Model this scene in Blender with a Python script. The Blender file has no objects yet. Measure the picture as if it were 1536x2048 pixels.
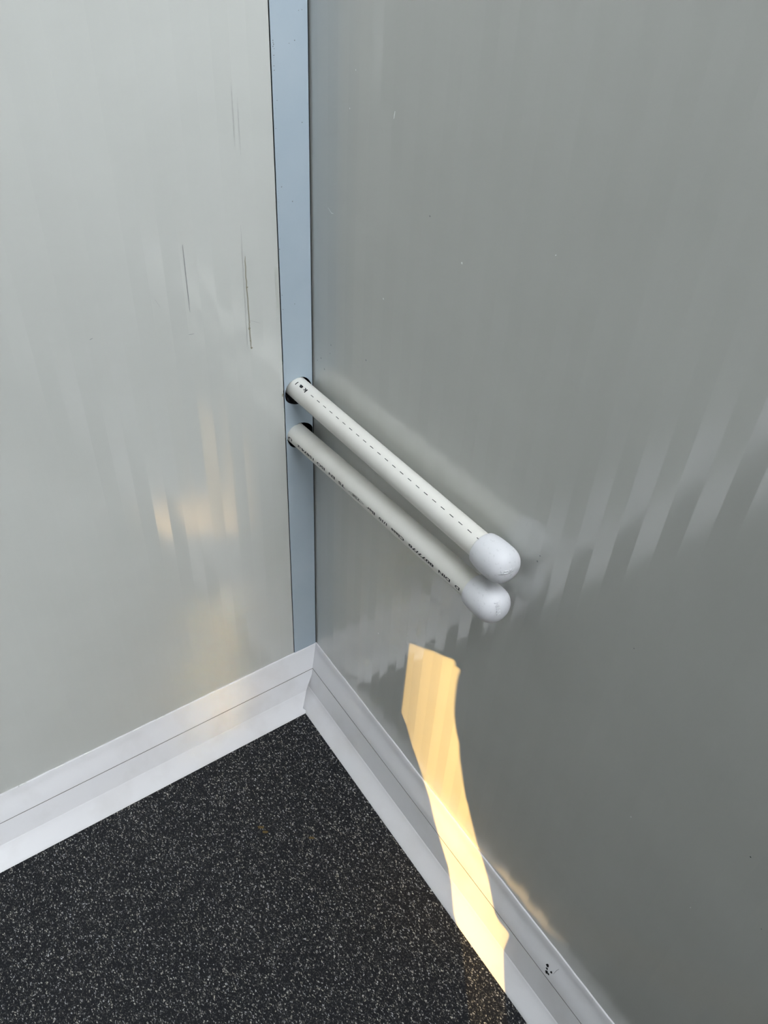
import bpy, bmesh, math, random
from mathutils import Matrix, Vector

random.seed(7)
scene = bpy.context.scene
COL = scene.collection

# ------------------------------------------------------------------ camera
CAM_LOC = Vector((0.68497, -0.40104, 1.03990))
CAM_R = [[0.564264, 0.824309, 0.046045], [0.564742, -0.344697, -0.749834], [-0.602223, 0.449108, -0.660022]]
cam_data = bpy.data.cameras.new('camera')
cam_data.sensor_fit = 'VERTICAL'
cam_data.sensor_height = 36.0
cam_data.lens = 1660.0 / 2048.0 * 36.0
cam_data.clip_start = 0.01
cam = bpy.data.objects.new('camera', cam_data)
COL.objects.link(cam)
r_, d_, f_ = [Vector(v) for v in CAM_R]
m3 = Matrix((r_, -d_, -f_)).transposed()
cam.matrix_world = Matrix.Translation(CAM_LOC) @ m3.to_4x4()
scene.camera = cam

# ------------------------------------------------------------------ light
SUN_DIR = Vector((0.867, -0.498, 0.2)).normalized()      # towards the sun
world = bpy.data.worlds.new('sky')
scene.world = world
world.use_nodes = True
bg = world.node_tree.nodes['Background']
bg.inputs['Color'].default_value = (0.86, 0.908, 0.955, 1)
bg.inputs['Strength'].default_value = 11.2

sd = bpy.data.lights.new('sun', 'SUN')
sd.energy = 19.5
sd.angle = math.radians(0.25)
sd.color = (1.0, 0.63, 0.20)
sun = bpy.data.objects.new('sun', sd)
COL.objects.link(sun)
sun.rotation_euler = SUN_DIR.to_track_quat('Z', 'Y').to_euler()
sun.location = (6, -4, 3)

scene.cycles.blur_glossy = 0.1
scene.cycles.caustics_reflective = True
scene.cycles.sample_clamp_indirect = 400.0

vs = scene.view_settings
vs.view_transform = 'Standard'
vs.look = 'None'
vs.gamma = 1.0
vs.use_curve_mapping = False
vs.exposure = 0.0

# ------------------------------------------------------------------ materials
def new_mat(name):
    m = bpy.data.materials.new(name)
    m.use_nodes = True
    nt = m.node_tree
    return m, nt, nt.nodes['Principled BSDF']

def plain(name, col, rough=0.5, spec=0.5, metallic=0.0):
    m, nt, b = new_mat(name)
    b.inputs['Base Color'].default_value = (*col, 1)
    b.inputs['Roughness'].default_value = rough
    b.inputs['Specular IOR Level'].default_value = spec
    b.inputs['Metallic'].default_value = metallic
    return m

def mottled(name, col_a, col_b, scale, rough=0.5, spec=0.5, bump=0.0, lo=0.4, hi=0.7, bump_scale=None):
    m, nt, b = new_mat(name)
    N = nt.nodes; L = nt.links
    tc = N.new('ShaderNodeTexCoord')
    no = N.new('ShaderNodeTexNoise'); no.inputs['Scale'].default_value = scale
    no.inputs['Detail'].default_value = 4
    L.new(tc.outputs['Object'], no.inputs['Vector'])
    mr = N.new('ShaderNodeMapRange')
    mr.inputs['From Min'].default_value = lo; mr.inputs['From Max'].default_value = hi
    L.new(no.outputs['Fac'], mr.inputs['Value'])
    mx = N.new('ShaderNodeMix'); mx.data_type = 'RGBA'
    mx.inputs['A'].default_value = (*col_a, 1); mx.inputs['B'].default_value = (*col_b, 1)
    L.new(mr.outputs['Result'], mx.inputs['Factor'])
    L.new(mx.outputs['Result'], b.inputs['Base Color'])
    b.inputs['Roughness'].default_value = rough
    b.inputs['Specular IOR Level'].default_value = spec
    if bump:
        n2 = N.new('ShaderNodeTexNoise'); n2.inputs['Scale'].default_value = bump_scale or scale
        L.new(tc.outputs['Object'], n2.inputs['Vector'])
        bp = N.new('ShaderNodeBump'); bp.inputs['Strength'].default_value = bump
        bp.inputs['Distance'].default_value = 0.0005
        L.new(n2.outputs['Fac'], bp.inputs['Height'])
        L.new(bp.outputs['Normal'], b.inputs['Normal'])
    return m

M_WALL = mottled('coated_steel_panel', (0.575, 0.583, 0.55), (0.60, 0.608, 0.575), 9.0, rough=0.12, spec=1.0)
M_WALL.node_tree.nodes['Principled BSDF'].inputs['IOR'].default_value = 1.6
M_TRIM = mottled('blue_grey_trim', (0.40, 0.475, 0.535), (0.43, 0.50, 0.555), 14.0, rough=0.32, spec=0.6)
M_BASE = mottled('white_pvc', (0.72, 0.715, 0.73), (0.66, 0.65, 0.655), 22.0, rough=0.36, spec=0.45, lo=0.5, hi=0.75)
M_PIPE = mottled('cream_pipe_plastic', (0.77, 0.755, 0.70), (0.71, 0.69, 0.63), 30.0, rough=0.42, spec=0.4, lo=0.5, hi=0.8)
M_CAP = mottled('white_cap_plastic', (0.71, 0.71, 0.73), (0.56, 0.56, 0.57), 330.0, rough=0.5, spec=0.35, lo=0.60, hi=0.80)
M_INK = plain('black_ink', (0.012, 0.012, 0.014), 0.6, 0.2)
M_YARD = plain('yard_grey', (0.32, 0.32, 0.31), 0.8, 0.2)
M_BLOCKER = plain('dark_blocker', (0.04, 0.04, 0.04), 0.8, 0.2)
M_FAR = plain('dark_lining', (0.07, 0.07, 0.07), 0.7, 0.3)
M_GROOVE = plain('groove_dark', (0.16, 0.15, 0.14), 0.8, 0.1)
M_DARK = plain('dark_cavity', (0.012, 0.012, 0.013), 0.8, 0.1)
M_FOIL = plain('dark_film', (0.02, 0.02, 0.024), 0.22, 0.8)
M_SCR = plain('grey_scratch', (0.22, 0.22, 0.23), 0.6, 0.2)
M_SCRL = plain('pale_scratch', (0.42, 0.42, 0.41), 0.6, 0.2)
M_GLUE = plain('brown_residue', (0.30, 0.28, 0.21), 0.6, 0.3)
M_TAPE = plain('adhesive_film', (0.50, 0.51, 0.47), 0.35, 0.5)
M_WSPK = plain('white_speck', (0.85, 0.86, 0.84), 0.5, 0.3)
M_BROWN = plain('brown_stain', (0.10, 0.07, 0.025), 0.7, 0.2)
M_SEAL = plain('white_sealant', (0.85, 0.85, 0.84), 0.3, 0.5)

def floor_mat():
    m, nt, b = new_mat('speckled_vinyl')
    N = nt.nodes; L = nt.links
    tc = N.new('ShaderNodeTexCoord')
    dn = N.new('ShaderNodeTexNoise'); dn.inputs['Scale'].default_value = 420; dn.inputs['Detail'].default_value = 2
    L.new(tc.outputs['Object'], dn.inputs['Vector'])
    dv = N.new('ShaderNodeVectorMath'); dv.operation = 'MULTIPLY_ADD'
    dv.inputs[1].default_value = (0.0042, 0.0042, 0)
    L.new(dn.outputs['Color'], dv.inputs[0]); L.new(tc.outputs['Object'], dv.inputs[2])
    def flecks(scale, thr_keep, rad, stretch, rotz):
        mp = N.new('ShaderNodeMapping'); mp.inputs['Scale'].default_value = (1, stretch, 1)
        mp.inputs['Rotation'].default_value = (0, 0, rotz)
        L.new(dv.outputs[0], mp.inputs['Vector'])
        vo = N.new('ShaderNodeTexVoronoi'); vo.voronoi_dimensions = '2D'
        vo.inputs['Scale'].default_value = scale
        L.new(mp.outputs[0], vo.inputs['Vector'])
        sp = N.new('ShaderNodeSeparateColor'); L.new(vo.outputs['Color'], sp.inputs[0])
        keep = N.new('ShaderNodeMapRange'); keep.inputs['From Min'].default_value = thr_keep
        keep.inputs['From Max'].default_value = 1.0
        L.new(sp.outputs[0], keep.inputs['Value'])
        inside = N.new('ShaderNodeMapRange')
        inside.inputs['From Min'].default_value = rad; inside.inputs['From Max'].default_value = rad * 0.55
        L.new(vo.outputs['Distance'], inside.inputs['Value'])
        mu = N.new('ShaderNodeMath'); mu.operation = 'MULTIPLY'
        L.new(keep.outputs[0], mu.inputs[0]); L.new(inside.outputs[0], mu.inputs[1])
        return mu.outputs[0], sp.outputs[1]
    f1, h1 = flecks(300, 0.81, 0.40, 2.2, 0.6)
    f2, h2 = flecks(380, 0.85, 0.40, 2.0, 2.2)
    f3, h3 = flecks(620, 0.55, 0.42, 1.6, 1.3)
    f3m = N.new('ShaderNodeMath'); f3m.operation = 'MULTIPLY'; f3m.inputs[1].default_value = 0.22
    L.new(f3, f3m.inputs[0])
    a = N.new('ShaderNodeMath'); a.operation = 'MAXIMUM'; L.new(f1, a.inputs[0]); L.new(f2, a.inputs[1])
    c = N.new('ShaderNodeMath'); c.operation = 'MAXIMUM'; L.new(a.outputs[0], c.inputs[0]); L.new(f3m.outputs[0], c.inputs[1])
    big = N.new('ShaderNodeTexNoise'); big.inputs['Scale'].default_value = 14; big.inputs['Detail'].default_value = 3
    L.new(tc.outputs['Object'], big.inputs['Vector'])
    base = N.new('ShaderNodeMix'); base.data_type = 'RGBA'
    base.inputs['A'].default_value = (0.0055, 0.0062, 0.0088, 1); base.inputs['B'].default_value = (0.012, 0.012, 0.0145, 1)
    L.new(big.outputs['Fac'], base.inputs['Factor'])
    fc = N.new('ShaderNodeMix'); fc.data_type = 'RGBA'
    fc.inputs['A'].default_value = (0.42, 0.43, 0.45, 1); fc.inputs['B'].default_value = (0.52, 0.50, 0.42, 1)
    L.new(h1, fc.inputs['Factor'])
    mx = N.new('ShaderNodeMix'); mx.data_type = 'RGBA'
    L.new(c.outputs[0], mx.inputs['Factor']); L.new(base.outputs['Result'], mx.inputs['A']); L.new(fc.outputs['Result'], mx.inputs['B'])
    L.new(mx.outputs['Result'], b.inputs['Base Color'])
    b.inputs['Roughness'].default_value = 0.45
    b.inputs['Specular IOR Level'].default_value = 0.15
    bp = N.new('ShaderNodeBump'); bp.inputs['Strength'].default_value = 0.25; bp.inputs['Distance'].default_value = 0.0004
    L.new(dn.outputs['Fac'], bp.inputs['Height']); L.new(bp.outputs['Normal'], b.inputs['Normal'])
    return m
M_FLOOR = floor_mat()

# ------------------------------------------------------------------ helpers
def link(name, me, mat=None, parent=None, **props):
    o = bpy.data.objects.new(name, me)
    COL.objects.link(o)
    if mat is not None:
        me.materials.append(mat)
    if parent is not None:
        o.parent = parent
    for k, v in props.items():
        o[k] = v
    return o

def mesh(name, verts, faces, smooth=False):
    me = bpy.data.meshes.new(name)
    me.from_pydata(verts, [], faces)
    me.validate()
    if smooth:
        for p in me.polygons:
            p.use_smooth = True
    return me

def box_data(x0, x1, y0, y1, z0, z1):
    v = [(x, y, z) for x in (x0, x1) for y in (y0, y1) for z in (z0, z1)]
    f = [(0, 1, 3, 2), (4, 6, 7, 5), (0, 4, 5, 1), (2, 3, 7, 6), (0, 2, 6, 4), (1, 5, 7, 3)]
    return v, f

def recalc(me):
    bm = bmesh.new(); bm.from_mesh(me)
    bmesh.ops.recalc_face_normals(bm, faces=bm.faces)
    bm.to_mesh(me); bm.free()

# ------------------------------------------------------------------ room shell
H = 2.4          # wall height
LX = 2.6         # room length along x
LY = 2.4         # room length along -y
HALF = 0.01595   # width of one rib facet
TILT = math.tan(math.radians(1.7))

# right wall: plane y = 0, shallow micro-ribs running vertically
def ribbed(u0, u1, phase, flip):
    """list of (u, depth) along the wall: alternate facets tilt to either side"""
    pts = []
    k = math.floor((u0 - phase) / HALF)
    u = phase + k * HALF
    def depth(kk):
        even = (kk % 2 == 0) ^ flip
        return 0.0 if even else HALF * TILT
    pts.append((u0, depth(k) + (depth(k + 1) - depth(k)) * (u0 - u) / HALF))
    k += 1
    while phase + k * HALF < u1 - 1e-6:
        pts.append((phase + k * HALF, depth(k)))
        k += 1
    pts.append((u1, 0.0))
    return pts

def ribbed_wall(name, pts, to_xyz, back):
    v = []; f = []
    for u, d in pts:
        v.append(to_xyz(u, d, 0.0)); v.append(to_xyz(u, d, H))
    n = len(pts)
    for i in range(n - 1):
        f.append((2 * i, 2 * i + 2, 2 * i + 3, 2 * i + 1))
    a = len(v)
    u0, u1 = pts[0][0], pts[-1][0]
    v += [to_xyz(u0, -back, 0), to_xyz(u0, -back, H), to_xyz(u1, -back, 0), to_xyz(u1, -back, H)]
    e = 2 * (n - 1)
    f += [(a, a + 1, a + 3, a + 2), (0, 1, a + 1, a), (e, a + 2, a + 3, e + 1)]
    f.append(tuple(range(0, 2 * n, 2)) + (a + 2, a))
    f.append(tuple(range(1, 2 * n, 2)) + (a + 3, a + 1))
    me = mesh(name, v, f)
    recalc(me)
    return me

# facet from x = 0.2538 to 0.2697 turns towards the corner
me = ribbed_wall('wall_right', ribbed(-0.06, LX, 0.2538, False),
                 lambda u, d, z: (u, 0.0004 - d, z), 0.06)
wall_right = link('wall_right', me, M_WALL, kind='structure', label='light grey steel panel wall with shallow vertical ribs, right of the corner')

TRIM_W = 0.0368
me = ribbed_wall('wall_left', ribbed(TRIM_W + 0.0009, LY, 0.0899, False),
                 lambda u, d, z: (d - 0.0004, -u, z), 0.06)
wall_left = link('wall_left', me, M_WALL, kind='structure', label='light grey scratched steel panel wall left of the corner trim')

v, f = box_data(-0.06, LX + 0.05, -LY - 0.06, 0.06, -0.06, 0.0)
floor = link('floor', mesh('floor', v, f), M_FLOOR, kind='structure', label='dark speckled vinyl floor')

# wall behind the viewer (y = -LY); the outline below is shaped to give the sun patch
v, f = box_data(-0.06, LX, -LY - 0.06, -LY, 0, H)
link('wall_back', mesh('wall_back', v, f), M_FAR, kind='structure')

APERTURE = [(-1.371, 0.8484), (-1.3487, 0.8665), (-1.3282, 0.8805), (-1.3257, 0.8784), (-1.3257, 0.8733), (-1.3206, 0.8749), (-1.3218, 0.8622), (-1.322, 0.8489), (-1.3216, 0.8291), (-1.3206, 0.8087), (-1.3196, 0.7974), (-1.318, 0.7854), (-1.3151, 0.7707), (-1.3112, 0.7556), (-1.3096, 0.7419), (-1.3074, 0.7267), (-1.303, 0.7026), (-1.298, 0.6771), (-1.296, 0.6679), (-1.294, 0.6633), (-1.288, 0.6399), (-1.2783, 0.6047), (-1.272, 0.5902), (-1.2661, 0.5744), (-1.262, 0.5541), (-1.26, 0.5461), (-1.2561, 0.5416), (-1.2507, 0.5407), (-1.2458, 0.5381), (-1.2459, 0.5347), (-1.2467, 0.5308), (-1.251, 0.5139), (-1.252, 0.5042), (-1.2532, 0.4938), (-1.2537, 0.4839), (-1.2574, 0.4783), (-1.259, 0.4), (-1.309, 0.4), (-1.3066, 0.4838), (-1.3054, 0.4917), (-1.3024, 0.5003), (-1.305, 0.5045), (-1.3088, 0.513), (-1.3092, 0.5327), (-1.3122, 0.5487), (-1.3205, 0.5692), (-1.3279, 0.5886), (-1.3331, 0.6068), (-1.3393, 0.6214), (-1.3485, 0.6462), (-1.357, 0.6683), (-1.3654, 0.6968), (-1.3722, 0.712)]
def holed_sheet(name, outlines, x, half, mat):
    """upright sheet in the plane x, outlines in (y, z): first the border, then its openings"""
    cu = bpy.data.curves.new(name, 'CURVE')
    cu.dimensions = '2D'; cu.fill_mode = 'BOTH'; cu.extrude = half
    for pts in outlines:
        sp = cu.splines.new('POLY'); sp.points.add(len(pts) - 1)
        for p, q in zip(sp.points, pts):
            p.co = (q[0], q[1], 0, 1)
        sp.use_cyclic_u = True
    tmp = bpy.data.objects.new('tmp', cu); COL.objects.link(tmp)
    dg = bpy.context.evaluated_depsgraph_get()
    me = bpy.data.meshes.new_from_object(tmp.evaluated_get(dg))
    bpy.data.objects.remove(tmp)
    me.transform(Matrix(((0, 0, 1, x), (1, 0, 0, 0), (0, 1, 0, 0), (0, 0, 0, 1))))
    me.materials.clear()
    return link(name, me, mat, kind='structure')

DOOR = (-1.7, -0.02, 2.2)         # wide doorway in the front wall: y range and height
holed_sheet('wall_front', [[(-LY, 0), (DOOR[0], 0), (DOOR[0], DOOR[2]), (DOOR[1], DOOR[2]), (DOOR[1], 0), (0.0, 0), (0.0, H), (-LY, H)]], LX, 0.02, M_FAR)

# added unseen light blocker behind the viewer, its gap shaped for the sun patch
BLOCKER_X = 1.2
SCREEN = (-0.62, -0.004, 1.35)
dx = BLOCKER_X - 2.6
gap = [(y + dx * SUN_DIR.y / SUN_DIR.x, z + dx * SUN_DIR.z / SUN_DIR.x) for y, z in APERTURE]
holed_sheet('light_blocker', [[(SCREEN[0], 0.0), (SCREEN[1], 0.0), (SCREEN[1], SCREEN[2]), (SCREEN[0], SCREEN[2])], gap], BLOCKER_X, 0.0015, M_BLOCKER)

# ceiling, open to the sky along the right wall beyond the corner
OPEN = (0.72, -0.8)            # the opening spans x > OPEN[0], y > OPEN[1]
v, f = box_data(-0.06, OPEN[0], -LY - 0.06, 0.06, H, H + 0.05)
v2, f2 = box_data(OPEN[0], LX + 0.05, -LY - 0.06, OPEN[1], H, H + 0.05)
link('ceiling', mesh('ceiling', v + v2, f + [tuple(i + 8 for i in q) for q in f2]), M_FAR, kind='structure')

# added unseen sun blocker outdoors, with a hole only for the patch rays
holed_sheet('sun_blocker', [[(-60.0, -0.06), (40.0, -0.06), (40.0, 9.2), (-60.0, 9.2)], [(-15.77, 6.0), (-15.56, 6.0), (-15.56, 6.72), (-15.77, 6.72)]], 27.6, 0.1, M_YARD)
v, f = box_data(LX + 0.05, 27.5, -60.0, 40.0, -0.1, -0.06)
link('ground', mesh('ground', v, f), M_YARD, kind='structure')

# ------------------------------------------------------------------ corner trim with two pipe holes
HOLES = [(-0.0193, 0.5283, 0.0172), (-0.0181, 0.4674, 0.0169)]     # y, z, radius
TX = 0.0008
def trim_mesh():
    y0, y1 = -TRIM_W, -0.0015
    v = []; f = []
    def add(pts):
        i = len(v); v.extend(pts); f.append(tuple(range(i, i + len(pts))))
    def P(y, z): return (TX, y, z)
    bands = [(0.02, HOLES[1][1] - 0.019), (HOLES[1][1] + 0.019, HOLES[0][1] - 0.019), (HOLES[0][1] + 0.019, H)]
    rims = {}
    for hy, hz, hr in HOLES:
        za, zb = hz - 0.019, hz + 0.019
        n = 64
        ring = []; rect = []
        for i in range(n):
            t = 2 * math.pi * i / n
            c, s_ = math.cos(t), math.sin(t)
            # jagged cut-out
            rr = hr + 0.00025 * math.sin(5 * t + hz * 40) + random.uniform(-1, 1) * 0.0001
            ring.append((max(min(hy + rr * c, y1 - 0.0002), y0 + 0.0001), hz + rr * s_))
            k = 1e9
            if c > 1e-9: k = min(k, (y1 - hy) / c)
            if c < -1e-9: k = min(k, (y0 - hy) / c)
            if s_ > 1e-9: k = min(k, (zb - hz) / s_)
            if s_ < -1e-9: k = min(k, (za - hz) / s_)
            rect.append((hy + k * c, hz + k * s_))
        for z_edge in (za, zb):
            rims[round(z_edge, 6)] = sorted(q[0] for q in rect if abs(q[1] - z_edge) < 1e-7)
        for i in range(n):
            j = (i + 1) % n
            add([P(*ring[i]), P(*rect[i]), P(*rect[j]), P(*ring[j])])
        for cy, cz in ((y0, za), (y1, za), (y1, zb), (y0, zb)):
            # corner triangles between neighbouring rim points
            ang = math.atan2(cz - hz, cy - hy) % (2 * math.pi)
            i = int(ang / (2 * math.pi) * n) % n; j = (i + 1) % n
            add([P(*rect[i]), P(cy, cz), P(*rect[j])])
    for a, b in bands:
        low = [y0] + rims.get(round(a, 6), []) + [y1]
        high = [y0] + rims.get(round(b, 6), []) + [y1]
        add([P(y, a) for y in low] + [P(y, b) for y in reversed(high)])
    me = mesh('trim', v, f)
    bm = bmesh.new(); bm.from_mesh(me)
    bmesh.ops.remove_doubles(bm, verts=bm.verts, dist=1e-6)
    bmesh.ops.recalc_face_normals(bm, faces=bm.faces)
    if sum(fc.normal.x for fc in bm.faces) < 0:
        bmesh.ops.reverse_faces(bm, faces=bm.faces)
    bmesh.ops.solidify(bm, geom=bm.faces[:], thickness=0.0009)
    bm.to_mesh(me); bm.free()
    return me
trim = link('trim_1', trim_mesh(), M_TRIM, kind='structure', label='blue-grey metal corner trim with two pipe holes')
# dark inside of the panel joint behind the trim
v, f = box_data(-0.055, -0.045, -0.08, -0.0002, 0.0, H)
link('backing', mesh('backing', v, f), M_DARK, trim)
v, f = box_data(-0.045, -0.0012, -0.0379, -0.0372, 0.0, H)
link('backing', mesh('backing', v, f), M_DARK, trim)
v, f = box_data(-0.045, 0.0002, -0.0009, -0.0004, 0.0, H)
link('backing', mesh('backing', v, f), M_DARK, trim)

# crumpled dark film below the upper pipe, inside the hole
fv = []; ff = []
hy, hz, hr = HOLES[0]
nn = 14
for i in range(nn):
    t = math.radians(200 + 120 * i / (nn - 1))
    for k, rr in enumerate((hr * 0.98, hr * 0.84, hr * 0.74)):
        fv.append((-0.0016 - 0.004 * k + 0.0018 * math.sin(i * 2.1 + k * 1.7), hy + rr * math.cos(t), hz + rr * math.sin(t)))
for i in range(nn - 1):
    for k in range(2):
        a = 3 * i + k
        ff.append((a, a + 1, a + 4, a + 3))
link('torn_film', mesh('torn_film', fv, ff, True), M_FOIL, trim)

# ------------------------------------------------------------------ baseboards
PROF = [(0.0, 0.0844), (0.0016, 0.0842), (0.0024, 0.0830), (0.0036, 0.0780), (0.0056, 0.0728), (0.0092, 0.0662), (0.0126, 0.0602),
        (0.0150, 0.0548), (0.0162, 0.0514), (0.0150, 0.0511), (0.0152, 0.0508), (0.0165, 0.0506), (0.0196, 0.0418), (0.0232, 0.0316),
        (0.0268, 0.0224), (0.0276, 0.0217), (0.0282, 0.0206), (0.0308, 0.0174), (0.0340, 0.0140), (0.0378, 0.0102), (0.0418, 0.0064),
        (0.0452, 0.0030), (0.0471, 0.0010), (0.0476, 0.0)]
GROOVE = (8, 9, 10)           # profile segments that form the darker-coloured groove
def thick(z):
    for (t0, z0), (t1, z1) in zip(PROF, PROF[1:]):
        if z1 <= z <= z0 and z0 > z1:
            return t0 + (t1 - t0) * (z0 - z) / (z0 - z1)
    return 0.0

def wob(u, seed, amp):
    return amp * (0.5 * math.sin(u * 61 + seed) + 0.35 * math.sin(u * 143 + 2 * seed) + 0.25 * math.sin(u * 277 + 3 * seed))

def baseboard(name, to_xyz, length, start_fn, seed, amp):
    us = [i * 0.008 for i in range(int(length / 0.008) + 1)]
    v = []; f = []; mi = []
    n = len(PROF) + 1
    for iu, u in enumerate(us):
        for t, z in PROF + [(0.0, 0.0)]:
            uu = max(u, start_fn(t, z)) if iu == 0 else max(u, start_fn(t, z) + iu * 0.00002)
            dz = wob(u, seed, amp) if z > 0.082 else 0.0
            v.append(to_xyz(uu, t, z + dz))
    for i in range(len(us) - 1):
        for k in range(n):
            a, b = i * n + k, i * n + (k + 1) % n
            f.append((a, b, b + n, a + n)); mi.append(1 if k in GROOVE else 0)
    f.append(tuple(range(n))); f.append(tuple((len(us) - 1) * n + k for k in range(n)))
    me = bpy.data.meshes.new(name)
    me.from_pydata(v, [], f)
    me.polygons.foreach_set('material_index', mi + [0, 0])
    recalc(me)
    bm = bmesh.new(); bm.from_mesh(me)
    for fc in bm.faces: fc.smooth = len(fc.verts) == 4
    for e in bm.edges:
        if len(e.link_faces) == 2 and e.calc_face_angle(0) > math.radians(22): e.smooth = False
    bm.to_mesh(me); bm.free()
    return me

base_right = link('baseboard_right',
                  baseboard('baseboard_right', lambda u, t, z: (u, -t, z), LX - 0.01, lambda t, z: 0.001, 1.3, 0.0007),
                  M_BASE, kind='structure', label='white plastic baseboard along the ribbed right wall')
def left_start(t, z):
    st = thick(z) + 0.0003
    if 0.004 < z < 0.0225:
        st += 0.0065            # chipped end
    return st
base_left = link('baseboard_left',
                 baseboard('baseboard_left', lambda u, t, z: (t, -u, z), LY - 0.01, left_start, 4.1, 0.0004),
                 M_BASE, kind='structure', label='white plastic baseboard along the left wall with a chipped corner end')

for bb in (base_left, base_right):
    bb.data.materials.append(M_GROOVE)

def seal_bits(parent, to_xyz, spots):
    for u, ln in spots:
        v = []; f = []
        for i in range(5):
            uu = u + ln * i / 4
            h = 0.0009 * math.sin(math.pi * (i + 0.4) / 5)
            v += [to_xyz(uu, 0.0006, 0.0838), to_xyz(uu, 0.0022, 0.0843 + 0.3 * h), to_xyz(uu, 0.0010, 0.0850 + h)]
        for i in range(4):
            for k in range(3):
                a, b = 3 * i + k, 3 * i + (k + 1) % 3
                f.append((a, b, b + 3, a + 3))
        f += [(0, 1, 2), (12, 13, 14)]
        me = mesh('sealant_bead', v, f, True); recalc(me)
        link('sealant_bead', me, M_SEAL, parent)
seal_bits(base_left, lambda u, t, z: (t, -u, z), [(0.236, 0.014), (0.270, 0.012), (0.338, 0.010), (0.372, 0.014), (0.420, 0.01)])

# ------------------------------------------------------------------ pipes
R_PIPE = 0.0125
FONT_CACHE = {}
def text_mesh(body, bold=0.0, squeeze=1.0):
    """flat text mesh normalised to x in 0..1, y in 0..1 (cap height), pre-cut for wrapping"""
    c = bpy.data.curves.new('t', 'FONT'); c.body = body; c.size = 1.0; c.resolution_u = 4; c.offset = bold
    o = bpy.data.objects.new('t', c); COL.objects.link(o)
    d = bpy.context.evaluated_depsgraph_get()
    me = bpy.data.meshes.new_from_object(o.evaluated_get(d))
    bpy.data.objects.remove(o)
    xs = [v.co.x for v in me.vertices]; ys = [v.co.y for v in me.vertices]
    x0, x1, y0, y1 = min(xs), max(xs), min(ys), max(ys)
    for v in me.vertices:
        v.co = ((v.co.x - x0) / (x1 - x0), (v.co.y - y0) / (y1 - y0), 0)
    bm = bmesh.new(); bm.from_mesh(me)
    for k in range(1, 6):
        bmesh.ops.bisect_plane(bm, geom=bm.verts[:] + bm.edges[:] + bm.faces[:], plane_co=(0, k / 6, 0), plane_no=(0, 1, 0))
    bm.to_mesh(me); bm.free()
    return me

def on_pipe(ax, deg, r):
    """point on the pipe in its own frame: axis +x, angle from the room side (-y) towards +z"""
    a = math.radians(deg)
    return Vector((ax, -r * math.cos(a), r * math.sin(a)))

def wrap_text(me, ax_start, ax_end, deg_base, deg_top, r):
    for v in me.vertices:
        x, y = v.co.x, v.co.y
        v.co = on_pipe(ax_start + (ax_end - ax_start) * x, deg_base + (deg_top - deg_base) * y, r)

def lathe(profile, n=64):
    v = []; f = []
    for x, r in profile:
        for i in range(n):
            a = 2 * math.pi * i / n
            v.append((x, r * math.cos(a), r * math.sin(a)))
    for k in range(len(profile) - 1):
        for i in range(n):
            j = (i + 1) % n
            f.append((k * n + i, k * n + j, (k + 1) * n + j, (k + 1) * n + i))
    f.append(tuple(range(n))); f.append(tuple((len(profile) - 1) * n + i for i in range(n)))
    me = mesh('lathe', v, f, True)
    recalc(me)
    bm = bmesh.new(); bm.from_mesh(me)
    for e in bm.edges:
        if len(e.link_faces) == 2 and e.calc_face_angle(0) > math.radians(35): e.smooth = False
    bm.to_mesh(me); bm.free()
    return me

R_CAP = 0.01735
def cap_profile(x0, cyl=0.0215, dome=0.0165):
    pr = [(x0, R_PIPE + 0.0001), (x0, R_CAP - 0.0022), (x0 + 0.0003, R_CAP - 0.0018), (x0 + 0.0010, R_CAP - 0.0015), (x0 + 0.005, R_CAP - 0.0007),
          (x0 + 0.010, R_CAP - 0.0002), (x0 + 0.016, R_CAP)]
    n = 14
    for i in range(n + 1):
        t = math.pi / 2 * i / n
        e = 2 / 2.35
        cx, cr = math.sin(t) ** e, max(math.cos(t), 0) ** e
        pr.append((x0 + cyl + dome * cx, max(R_CAP * cr, 0.00002)))
    return pr

def cap_tip(x0, y, z, lift, cyl=0.0215, dome=0.0165):
    """point above the end of the dome, y and z in units of the cap radius"""
    e = 2 / 2.35
    rho = min(math.hypot(y, z), 0.999)
    c = rho ** (1 / e)
    return Vector((x0 + cyl + dome * math.sqrt(1 - c * c) ** e + lift, y * R_CAP, z * R_CAP))

def pipe(loc, dz, label, cap_x):
    root = bpy.data.objects.new('water_pipe', None)
    COL.objects.link(root)
    root.location = loc
    root.rotation_euler = (0, -math.atan(dz), 0)
    root['label'] = label; root['category'] = 'pipe'; root['group'] = 'capped pipes coming out of the corner trim'
    link('tube', lathe([(-0.042, R_PIPE - 0.003), (-0.042, R_PIPE), (cap_x + 0.004, R_PIPE), (cap_x + 0.004, R_PIPE - 0.003)]), M_PIPE, root)
    cap = link('end_cap', lathe(cap_profile(cap_x)), M_CAP, root, label='white domed plastic end cap')
    return root, cap

def emboss(cap, body, cap_x, origin, along, up):
    """raised lettering on the end of the dome: text x runs along, text y runs up"""
    me = text_mesh(body, 0.012)
    bm = bmesh.new(); bm.from_mesh(me)
    ext = bmesh.ops.extrude_face_region(bm, geom=bm.faces[:])
    for g in ext['geom']:
        if isinstance(g, bmesh.types.BMVert): g.co.z = 1.0
    bm.to_mesh(me); bm.free()
    for v in me.vertices:
        x, y, z = v.co
        v.co = cap_tip(cap_x, origin[0] + along[0] * x + up[0] * y, origin[1] + along[1] * x + up[1] * y, -0.0003 + 0.0008 * z)
    recalc(me)
    link('embossed_lettering', me, M_CAP, cap)

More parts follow.
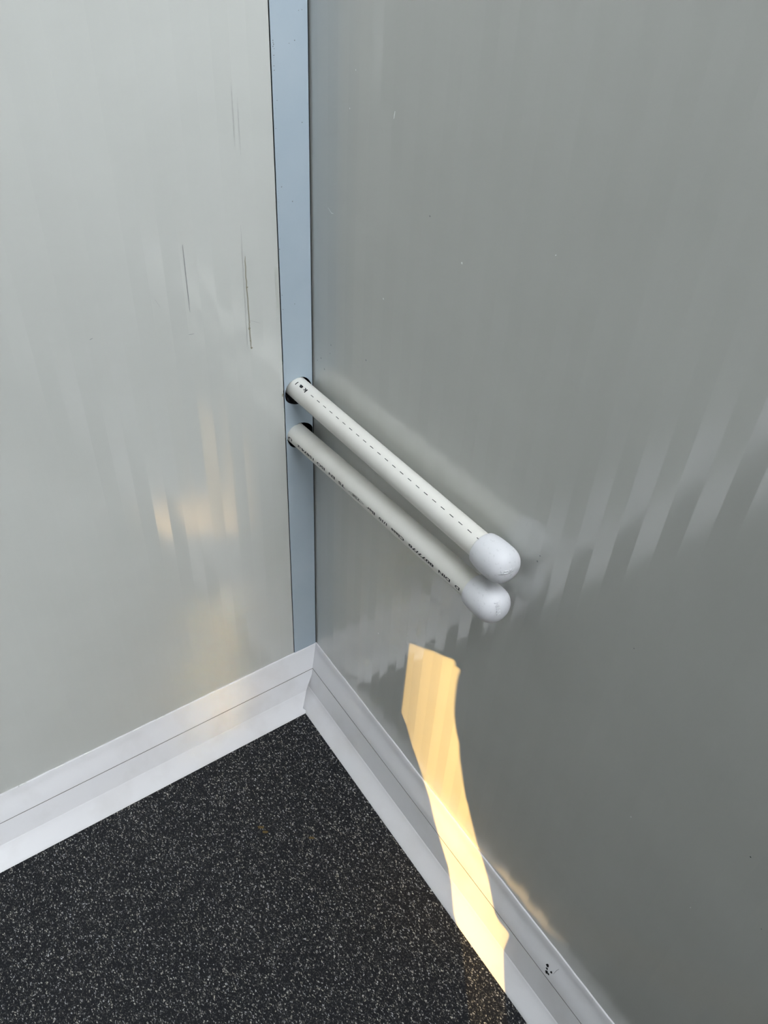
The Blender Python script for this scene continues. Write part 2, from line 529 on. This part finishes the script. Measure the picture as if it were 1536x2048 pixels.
# upper pipe
UP, up_cap = pipe((0.0, -0.0199, 0.5324), 0.049, 'upper cream plastic pipe printed with a black dashed line', 0.3200)
v = []; f = []
k = 0
ax = 0.0383
while ax < 0.3195:
    ln = 0.0055
    for q in range(2):
        for dgr in (65.2, 68.0):
            v.append(on_pipe(ax + ln * q, dgr + random.uniform(-0.3, 0.3), R_PIPE + 0.00012))
    b = 4 * k
    f.append((b, b + 1, b + 3, b + 2))
    k += 1
    ax += 0.01263
link('printed_dashes', mesh('printed_dashes', v, f), M_INK, UP)
for ch, a0, a1, b0, b1, bold in (('k', 0.0290, 0.0226, 76, 55, 0.035), ('a', 0.0203, 0.0142, 75, 60, 0.05), ('l', 0.0092, 0.0078, 75.5, 55, -0.01)):
    me = text_mesh(ch, bold)
    wrap_text(me, a0, a1, b0, b1, R_PIPE + 0.00014)
    link('printed_letter', me, M_INK, UP)
emboss(up_cap, 'FECT', 0.3200, (0.12, 0.32), (-0.82, -0.02), (0.0, -0.20))

# lower pipe
LP, lp_cap = pipe((0.0, -0.0228, 0.4712), 0.0886, 'lower cream plastic pipe printed with a line of small black standard numbers', 0.3222)
WORDS = [('D', 0.3158, 0.3092), ('DIN', 0.3022, 0.2850), ('8077/78', 0.2776, 0.2380), ('Class', 0.2306, 0.2089), ('1/10', 0.2014, 0.1875),
         ('Bar', 0.1804, 0.1652), ('TS', 0.1236, 0.1113), ('EN', 0.1041, 0.0919), ('ISO', 0.0836, 0.0666), ('15874-2', 0.0600, 0.0243), ('U', 0.0118, 0.0036)]
for w, a0, a1 in WORDS:
    me = text_mesh(w, 0.028)
    top = -3.0
    wrap_text(me, a0, a1, 11.5, top, R_PIPE + 0.00012)
    link('printed_word', me, M_INK, LP)
# lozenge certification mark with letters inside
v = []; f = []
def ring_pts(sc):
    c0 = (0.1600 + 0.1310) / 2
    hw, hh = 0.0145, 8.3
    out = []
    for i in range(48):
        t = 2 * math.pi * i / 48
        c, s_ = math.cos(t), math.sin(t)
        px = math.copysign(abs(c) ** 1.35, c); py = math.copysign(abs(s_) ** 1.5, s_)
        out.append((c0 + hw * sc * px, 4.2 + hh * (sc if sc == 1 else sc - 0.06) * py))
    return out
o_, i_ = ring_pts(1.0), ring_pts(0.93)
for q in range(48):
    v += [on_pipe(o_[q][0], o_[q][1], R_PIPE + 0.00012), on_pipe(i_[q][0], i_[q][1], R_PIPE + 0.00012)]
for q in range(48):
    n_ = (q + 1) % 48
    f.append((2 * q, 2 * q + 1, 2 * n_ + 1, 2 * n_))
link('printed_mark', mesh('printed_mark', v, f), M_INK, LP)
me = text_mesh('TSE', 0.02)
wrap_text(me, 0.1530, 0.1385, 8.8, -0.6, R_PIPE + 0.00012)
link('printed_word', me, M_INK, LP)
emboss(lp_cap, 'NINNI', 0.3222, (-0.38, 0.70), (0.0, -0.66), (0.21, 0.0))

# ------------------------------------------------------------------ marks, scratches and specks on the surfaces
def strip(name, pts, width, mat, parent, to_xyz, lift=0.0006):
    v = []; f = []
    for i, p in enumerate(pts):
        q0 = pts[max(i - 1, 0)]; q1 = pts[min(i + 1, len(pts) - 1)]
        d = Vector((q1[0] - q0[0], q1[1] - q0[1])); d.normalize()
        nrm = Vector((-d.y, d.x)) * width * (0.5 if 0 < i < len(pts) - 1 else 0.25)
        v += [to_xyz(p[0] + nrm.x, p[1] + nrm.y, lift), to_xyz(p[0] - nrm.x, p[1] - nrm.y, lift)]
    for i in range(len(pts) - 1):
        f.append((2 * i, 2 * i + 1, 2 * i + 3, 2 * i + 2))
    return link(name, mesh(name, v, f), mat, parent)

def blob(name, c, r, mat, parent, to_xyz, lift=0.0007, stretch=1.0, ang=0.0, n=9):
    v = [to_xyz(c[0], c[1], lift + r * 0.25)]
    for i in range(n):
        t = 2 * math.pi * i / n
        rr = r * random.uniform(0.7, 1.2)
        a, b = rr * stretch * math.cos(t), rr * math.sin(t)
        v.append(to_xyz(c[0] + a * math.cos(ang) - b * math.sin(ang), c[1] + a * math.sin(ang) + b * math.cos(ang), lift))
    f = [(0, 1 + i, 1 + (i + 1) % n) for i in range(n)]
    return link(name, mesh(name, v, f), mat, parent)

LW = lambda y, z, l: (l, y, z)
RW = lambda x, z, l: (x, -l, z)
def wavy(pts, n, amp):
    out = []
    for i in range(len(pts) - 1):
        for k in range(n):
            t = k / n
            out.append((pts[i][0] + (pts[i + 1][0] - pts[i][0]) * t + random.uniform(-amp, amp), pts[i][1] + (pts[i + 1][1] - pts[i][1]) * t))
    out.append(pts[-1])
    return out
for pts, w, mt in (
        ([(-0.075, 0.8448), (-0.0757, 0.7972)], 0.00035, M_SCRL),
        ([(-0.0703, 0.8355), (-0.0705, 0.7889)], 0.0003, M_SCRL),
        ([(-0.0754, 0.7276), (-0.0766, 0.6271), (-0.0766, 0.5975)], 0.0004, M_SCRL),
        ([(-0.1335, 0.7206), (-0.134, 0.6542)], 0.0005, M_SCR),
        ([(-0.1662, 0.6756), (-0.1622, 0.6666)], 0.0003, M_SCRL),
        ([(-0.138, 0.6313), (-0.1324, 0.6309)], 0.0004, M_SCR),
        ([(-0.2311, 0.6523), (-0.2282, 0.653)], 0.0005, M_SCR)):
    strip('scratch', wavy(pts, 4, 0.00008), w, mt, wall_left, LW)
strip('residue', wavy([(-0.0728, 0.6966), (-0.0734, 0.6657), (-0.0730, 0.6289), (-0.0735, 0.6184), (-0.0730, 0.5985)], 6, 0.0005), 0.0009, M_GLUE, wall_left, LW)
strip('residue', wavy([(-0.0731, 0.6295), (-0.0612, 0.623)], 4, 0.0004), 0.0005, M_SCRL, wall_left, LW)
for c, r in (((-0.0735, 0.6205), 0.0013), ((-0.0732, 0.665), 0.0010), ((-0.0733, 0.6065), 0.0008), ((-0.0726, 0.598), 0.0012)):
    blob('residue', c, r, M_GLUE, wall_left, LW)
v = [LW(y, z, 0.0005) for y, z in ((-0.0422, 0.6782), (-0.0386, 0.6773), (-0.0384, 0.6355), (-0.0412, 0.6349))]
link('adhesive_film', mesh('adhesive_film', v, [(0, 1, 2, 3)]), M_TAPE, wall_left)
blob('smudge', (-0.0392, 0.5292), 0.0009, M_GLUE, wall_left, LW, stretch=2.6, ang=1.5, n=14)

TD = [(-0.01, 0.8955), (-0.0069, 0.8957), (-0.0144, 0.8739), (-0.0197, 0.8721), (-0.0349, 0.8755), (-0.0348, 0.874), (-0.0344, 0.8725),
      (-0.0341, 0.8692), (-0.0347, 0.8564), (-0.033, 0.8293), (-0.0352, 0.8067), (-0.0086, 0.8083), (-0.0362, 0.6959), (-0.0354, 0.6474),
      (-0.0211, 0.6344), (-0.0349, 0.6318), (-0.0349, 0.8711), (-0.0345, 0.8644), (-0.0346, 0.853), (-0.0316, 0.755), (-0.0205, 0.7396)]
for c in TD:
    blob('speck', c, random.uniform(0.00035, 0.0006), M_SCR, trim, LW, lift=TX + 0.0002)
for k in range(40):
    blob('speck', (random.uniform(-0.0356, -0.0345), random.uniform(0.70, 0.89)), random.uniform(0.0001, 0.0003), M_SCR, trim, LW, lift=TX + 0.0002, n=6)
strip('cut', [(-0.0362, 0.4665), (-0.0345, 0.4672), (-0.0335, 0.4688)], 0.0010, M_INK, trim, LW, lift=TX + 0.0002)

for c in ((0.0666, 0.8355), (0.0744, 0.8662), (0.1275, 0.6915), (0.3211, 0.8092), (0.2281, 0.7659), (0.1518, 0.2559), (0.6002, 0.3602), (0.525, 0.3899)):
    blob('speck', c, random.uniform(0.0005, 0.0010), M_WSPK, wall_right, RW)
strip('scratch', [(0.1295, 0.8440), (0.1299, 0.8469), (0.1306, 0.8500)], 0.0009, M_WSPK, wall_right, RW)
for c in ((0.1842, 0.7869), (0.0111, 0.5673), (0.0257, 0.5638), (0.0185, 0.5736), (0.0386, 0.5995), (0.0367, 0.5885), (0.1035, 0.6155),
          (0.3649, 0.5602), (0.3661, 0.5676), (0.6142, 0.4712), (0.6469, 0.4149), (0.4728, 0.5591)):
    blob('speck', c, random.uniform(0.0005, 0.0009), M_SCR if c[0] != 0.6142 else M_INK, wall_right, RW)
for pts, w in (([(0.0322, 0.7409), (0.0384, 0.7379), (0.0419, 0.7387)], 0.0005), ):
    strip('scratch', pts, w, M_WSPK, wall_right, RW)
for pts, w in (([(0.3661, 0.5676), (0.3695, 0.5687)], 0.0005), ([(0.3691, 0.5573), (0.3701, 0.5517)], 0.0007),
               ([(0.345, 0.584), (0.3457, 0.5885)], 0.0006), ([(0.3624, 0.5025), (0.3637, 0.4886)], 0.0007)):
    strip('scratch', pts, w * 0.7, M_SCRL, wall_right, RW)

# black splash on the right baseboard (upper slope)
def base_pt(x, z, l):
    t = thick(z)
    return (x, -t - l * 0.9, z + l * 0.43)
for c, r, st in (((0.5168, 0.0628), 0.0016, 1.3), ((0.5185, 0.06), 0.0013, 1.2), ((0.52, 0.0568), 0.0018, 1.1), ((0.5243, 0.0614), 0.0012, 1.2), ((0.5231, 0.057), 0.0011, 1.3)):
    blob('paint_splash', c, r, M_INK, base_right, base_pt, lift=0.0003, stretch=st)
strip('paint_splash', [(0.5269, 0.0622), (0.5271, 0.0675), (0.5281, 0.0715)], 0.0005, M_SCR, base_right, base_pt, lift=0.0003)
# dried brown marks on the floor
FL = lambda x, y, l: (x, y, l)
for c, r, st, an in [((0.1702, -0.187), 0.0022, 2.0, 0.9), ((0.1786, -0.1856), 0.0018, 2.2, 0.9), ((0.2188, -0.1388), 0.0016, 2.5, 0.9)]:
    blob('stain', c, r, M_BROWN, floor, FL, lift=0.0003, stretch=st, ang=an, n=11)
